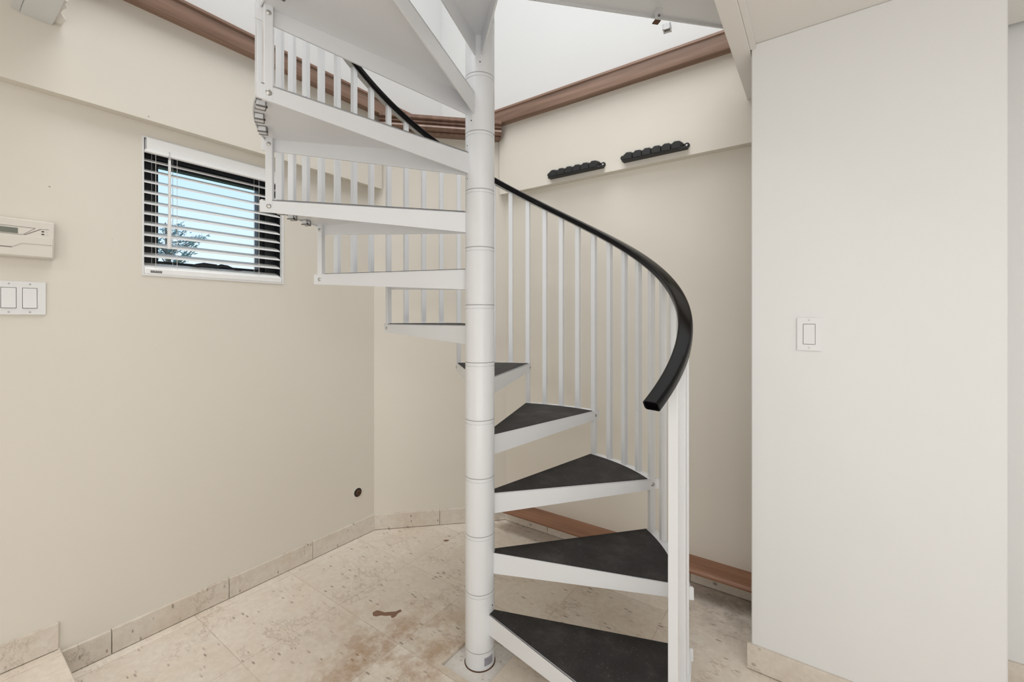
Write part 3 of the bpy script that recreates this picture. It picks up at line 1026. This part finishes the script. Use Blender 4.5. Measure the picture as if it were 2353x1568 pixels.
gr = MB()
a_, b_, c_, d_, e_ = face(81, 525), face(52, 539.5), face(93, 527.5), face(56, 540), face(112, 528.5)
for p, q, w in ((far(a_), a_, .0012), (a_, b_, .0012), (b_, far(b_), .0012), (c_, d_, .0022), (c_, e_, .0012)):
    m_ = bar(p, q, w, 0.0299); gr.add(m_.v, m_.f)
gr.build('keypad_outline', M['grey_line'], al)
gr = MB()
a_, b_, c_ = face(27, 567.5), face(50, 559.5), face(119, 565)
for p, q in ((a_, b_), (b_, c_)):
    m_ = bar(p, q, .0026, 0.0320); gr.add(m_.v, m_.f)
gr.build('door_groove', M['pale_line'], al)
m_ = bar(far(a_), a_, .0030, 0.0320); m_.build('door_slot', M['grey_line'], al)
for px_, py_ in ((98.5, 532.8), (98.5, 539.2)):
    x_, z_ = face(px_, py_)
    MB().lathe([(0.0028, 0), (0.0022, 0.0012)], seg=12, mtx=Matrix.Translation((x_, 0.0298, z_)) @ Matrix.Rotation(-math.pi / 2, 4, 'X') @ Matrix.Diagonal((1.3, 0.75, 1, 1))).build('indicator', M['dark'], al)
    x1_, _ = face(104, py_); x2_, _ = face(111, py_)
    MB().box(x1_, x2_, 0.0298, 0.0301, z_ - 0.0006, z_ + 0.0006).build('indicator_caption', M['pale_line'], al)

# rod racks: wavy black plastic bars with cups


def rod_rack(x0, x1, zc, label):
    root = empty('rod_rack', ((x0 + x1) / 2, OV, Z(zc))); tag(root, label, 'rack', 'black rod racks on the right wall')
    L = x1 - x0
    # local: x along, -y out of the wall
    back = MB(); back.box(-L / 2 + 0.010, L / 2 - 0.008, -0.006, 0, -0.020, 0.008)
    back.box(-L / 2 + 0.010, L / 2 - 0.002, -0.034, 0, -0.022, -0.015)
    back.build('rack_base', M['black_plastic'], root, bevel=0.002)
    ear = MB(); mt = Matrix.Translation((L / 2 - 0.008, 0, -0.003)) @ Matrix.Rotation(math.pi / 2, 4, 'X')
    ear.lathe([(0.013, 0), (0.013, 0.005), (0.012, 0.0065)], seg=20, mtx=mt)
    mt = Matrix.Translation((-L / 2 + 0.006, 0, 0.003)) @ Matrix.Rotation(math.pi / 2, 4, 'X')
    ear.lathe([(0.011, 0), (0.011, 0.012), (0.009, 0.0145)], seg=20, mtx=mt)
    ear.build('mounting_ear', M['black_plastic'], root)
    MB().lathe([(0.0042, 0.0062), (0.0042, 0.0075), (0.002, 0.0082)], seg=12, mtx=Matrix.Translation((L / 2 - 0.008, 0, -0.002)) @ Matrix.Rotation(math.pi / 2, 4, 'X')).build('mounting_screw', M['plastic_white'], root)
    n = 6; step = (L - 0.045) / n
    for i in range(n):
        cx = -L / 2 + 0.022 + step * (i + 0.5)
        mb = MB(); hw = step * 0.56
        pr = [(-hw, -0.017), (hw, -0.017), (hw, 0.009), (hw * 0.72, 0.018), (-hw * 0.30, 0.020), (-hw * 0.70, 0.013), (-hw, 0.009)]
        m_ = len(pr)
        vs = [(cx + a, -0.002, b) for a, b in pr] + [(cx + a * 0.86 - 0.004, -0.036, b * 0.95 - 0.001) for a, b in pr]
        mb.add(vs, [tuple(range(m_)), tuple(range(2 * m_ - 1, m_ - 1, -1))] + [(q, (q + 1) % m_, m_ + (q + 1) % m_, m_ + q) for q in range(m_)])
        mb.build('rod_grip', M['black_plastic'], root, bevel=0.003)
    return root


rod_rack(-1.238, -0.907, 0.797, 'black moulded rod rack on the beam, the one nearer the pole')
rod_rack(-0.814, -0.496, 0.800, 'black moulded rod rack on the beam, the one nearer the right wall')

# broken hole with a rusty pipe end in the left wall
ph = empty('pipe_stub', (UL, 1.478, Z(-0.9718)), 0, rot=(0, math.pi / 2, 0)); tag(ph, 'rusty pipe stub in a ragged hole low on the left wall', 'pipe')
ring = MB(); rnd = random.Random(7); N = 18
vs = []
for i in range(N):
    a = 2 * math.pi * i / N; j = rnd.uniform(0.9, 1.15)
    c_, s_ = math.cos(a), math.sin(a)
    vs += [(c_ * 0.013, s_ * 0.013, 0.0006), (c_ * 0.021 * j, s_ * 0.021 * j, 0.0018), (c_ * 0.026 * j, s_ * 0.026 * j, 0.0004)]
fs = []
for i in range(N):
    k = (i + 1) % N
    fs += [(3 * i, 3 * i + 1, 3 * k + 1, 3 * k), (3 * i + 1, 3 * i + 2, 3 * k + 2, 3 * k + 1)]
ring.add(vs, fs); ring.build('plaster_rim', M['cream'], ph)
ph.scale = (1.35, 1.35, 1.0)
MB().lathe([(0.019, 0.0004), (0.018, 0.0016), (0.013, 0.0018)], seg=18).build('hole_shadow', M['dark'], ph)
MB().lathe([(0.0115, 0.0010), (0.0115, 0.008), (0.0085, 0.009), (0.0080, 0.004), (0.001, 0.004)], 0.001, 0.002, 18).build('pipe_end', M['rust'], ph)

# brown spills on the floor


def spill(name, cxy, pts, label):
    o = MB().prism(pts, 0, 0.0006).build(name, M['stain'], loc=(cxy[0], cxy[1], 0.0))
    o.rotation_euler = (0, 0, math.radians(YAW))
    tag(o, label, 'stain')
    return o


big = [(-.058, .004), (-.050, -.014), (-.036, -.020), (-.018, -.013), (0.004, -.016), (.022, -.014), (.032, -.030), (.044, -.020), (.050, 0.0), (.062, .012), (.054, .024), (.036, .010), (.014, .008), (-.008, .005), (-.026, .013), (-.044, .018)]
spill('floor_stain', (-1.471, 1.1635), big, 'large brown dried spill on the tile left of the pole')
sm = [(-.016, 0), (-.010, -.009), (.004, -.010), (.016, -.002), (.013, .006), (0, .011), (-.010, .008)]
spill('floor_stain', (-1.6835, 1.737), sm, 'small brown spot on the tile near the angled corner skirting')

# ------------------------------------------------------------------ tree outside the window
c, s = math.cos(math.radians(YAW)), math.sin(math.radians(YAW))


def at(px, py, Y):
    X = (px - 1176.5) / 997.6 * Y
    return Vector((c * X - s * Y, s * X + c * Y, CZ + (733.2 - py) / 997.6 * Y))


DT = 9.0
tr = empty('pine_tree', (*at(385, 700, DT).xy, -0.1)); tag(tr, 'blue-green pine tree outside the window', 'tree')
rnd = random.Random(12)
toplocal = at(380, 512, DT) - tr.location
MB().tube([(0, 0, 0), (0.02, 0.0, 1.2), (0, 0.03, 2.2), tuple(toplocal)], [0.11, 0.09, 0.06, 0.012], 10).build('trunk', M['bark'], tr)
fo = MB(); br_ = MB()
ax = Vector((c, s, 0))
targets = [(412, 520), (430, 531), (418, 516), (455, 548), (474, 543), (470, 549), (440, 560), (452, 566), (462, 552), (420, 545), (400, 535), (372, 530), (360, 545), (345, 540), (395, 560), (410, 572), (430, 578), (442, 584),
           (380, 575), (365, 580), (350, 590), (405, 590), (425, 590), (440, 586), (340, 570), (335, 600), (390, 610), (415, 605), (360, 620), (385, 545), (375, 560), (398, 580)]
for px_, py_ in targets:
    tip = at(px_, py_, DT + rnd.uniform(-0.45, 0.45)) - tr.location
    z0 = max(1.0, tip.z - rnd.uniform(0.15, 0.4))
    st_ = Vector((0, 0, z0)); mid = (st_ + tip) / 2 + Vector((0, 0, -0.04))
    br_.tube([st_, mid, tip], [0.016, 0.010, 0.004], 6)
    for q in range(26):
        f_ = 0.35 + 0.65 * rnd.random() ** 0.6
        p = (st_.lerp(mid, f_ * 2) if f_ < 0.5 else mid.lerp(tip, f_ * 2 - 1)) + Vector((rnd.uniform(-.05, .05), rnd.uniform(-.05, .05), rnd.uniform(-.03, .05)))
        dv = Vector((rnd.uniform(-1, 1), rnd.uniform(-1, 1), rnd.uniform(-.2, .9))).normalized() * rnd.uniform(0.05, 0.11)
        sd = dv.cross(Vector((rnd.random(), rnd.random(), rnd.random()))).normalized() * 0.012
        fo.add([p - sd, p + sd, p + dv * .6 + sd * .8, p + dv, p + dv * .6 - sd * .8], [(0, 1, 2, 3, 4)])
br_.build('branches', M['bark'], tr)
fol = fo.build('foliage', M['needle'], tr)
struct(MB().box(-22, UL - T - 0.3, -6, 22, -0.2, -0.1).build('ground', M['grass']), 'lawn outside the window', 'ground')
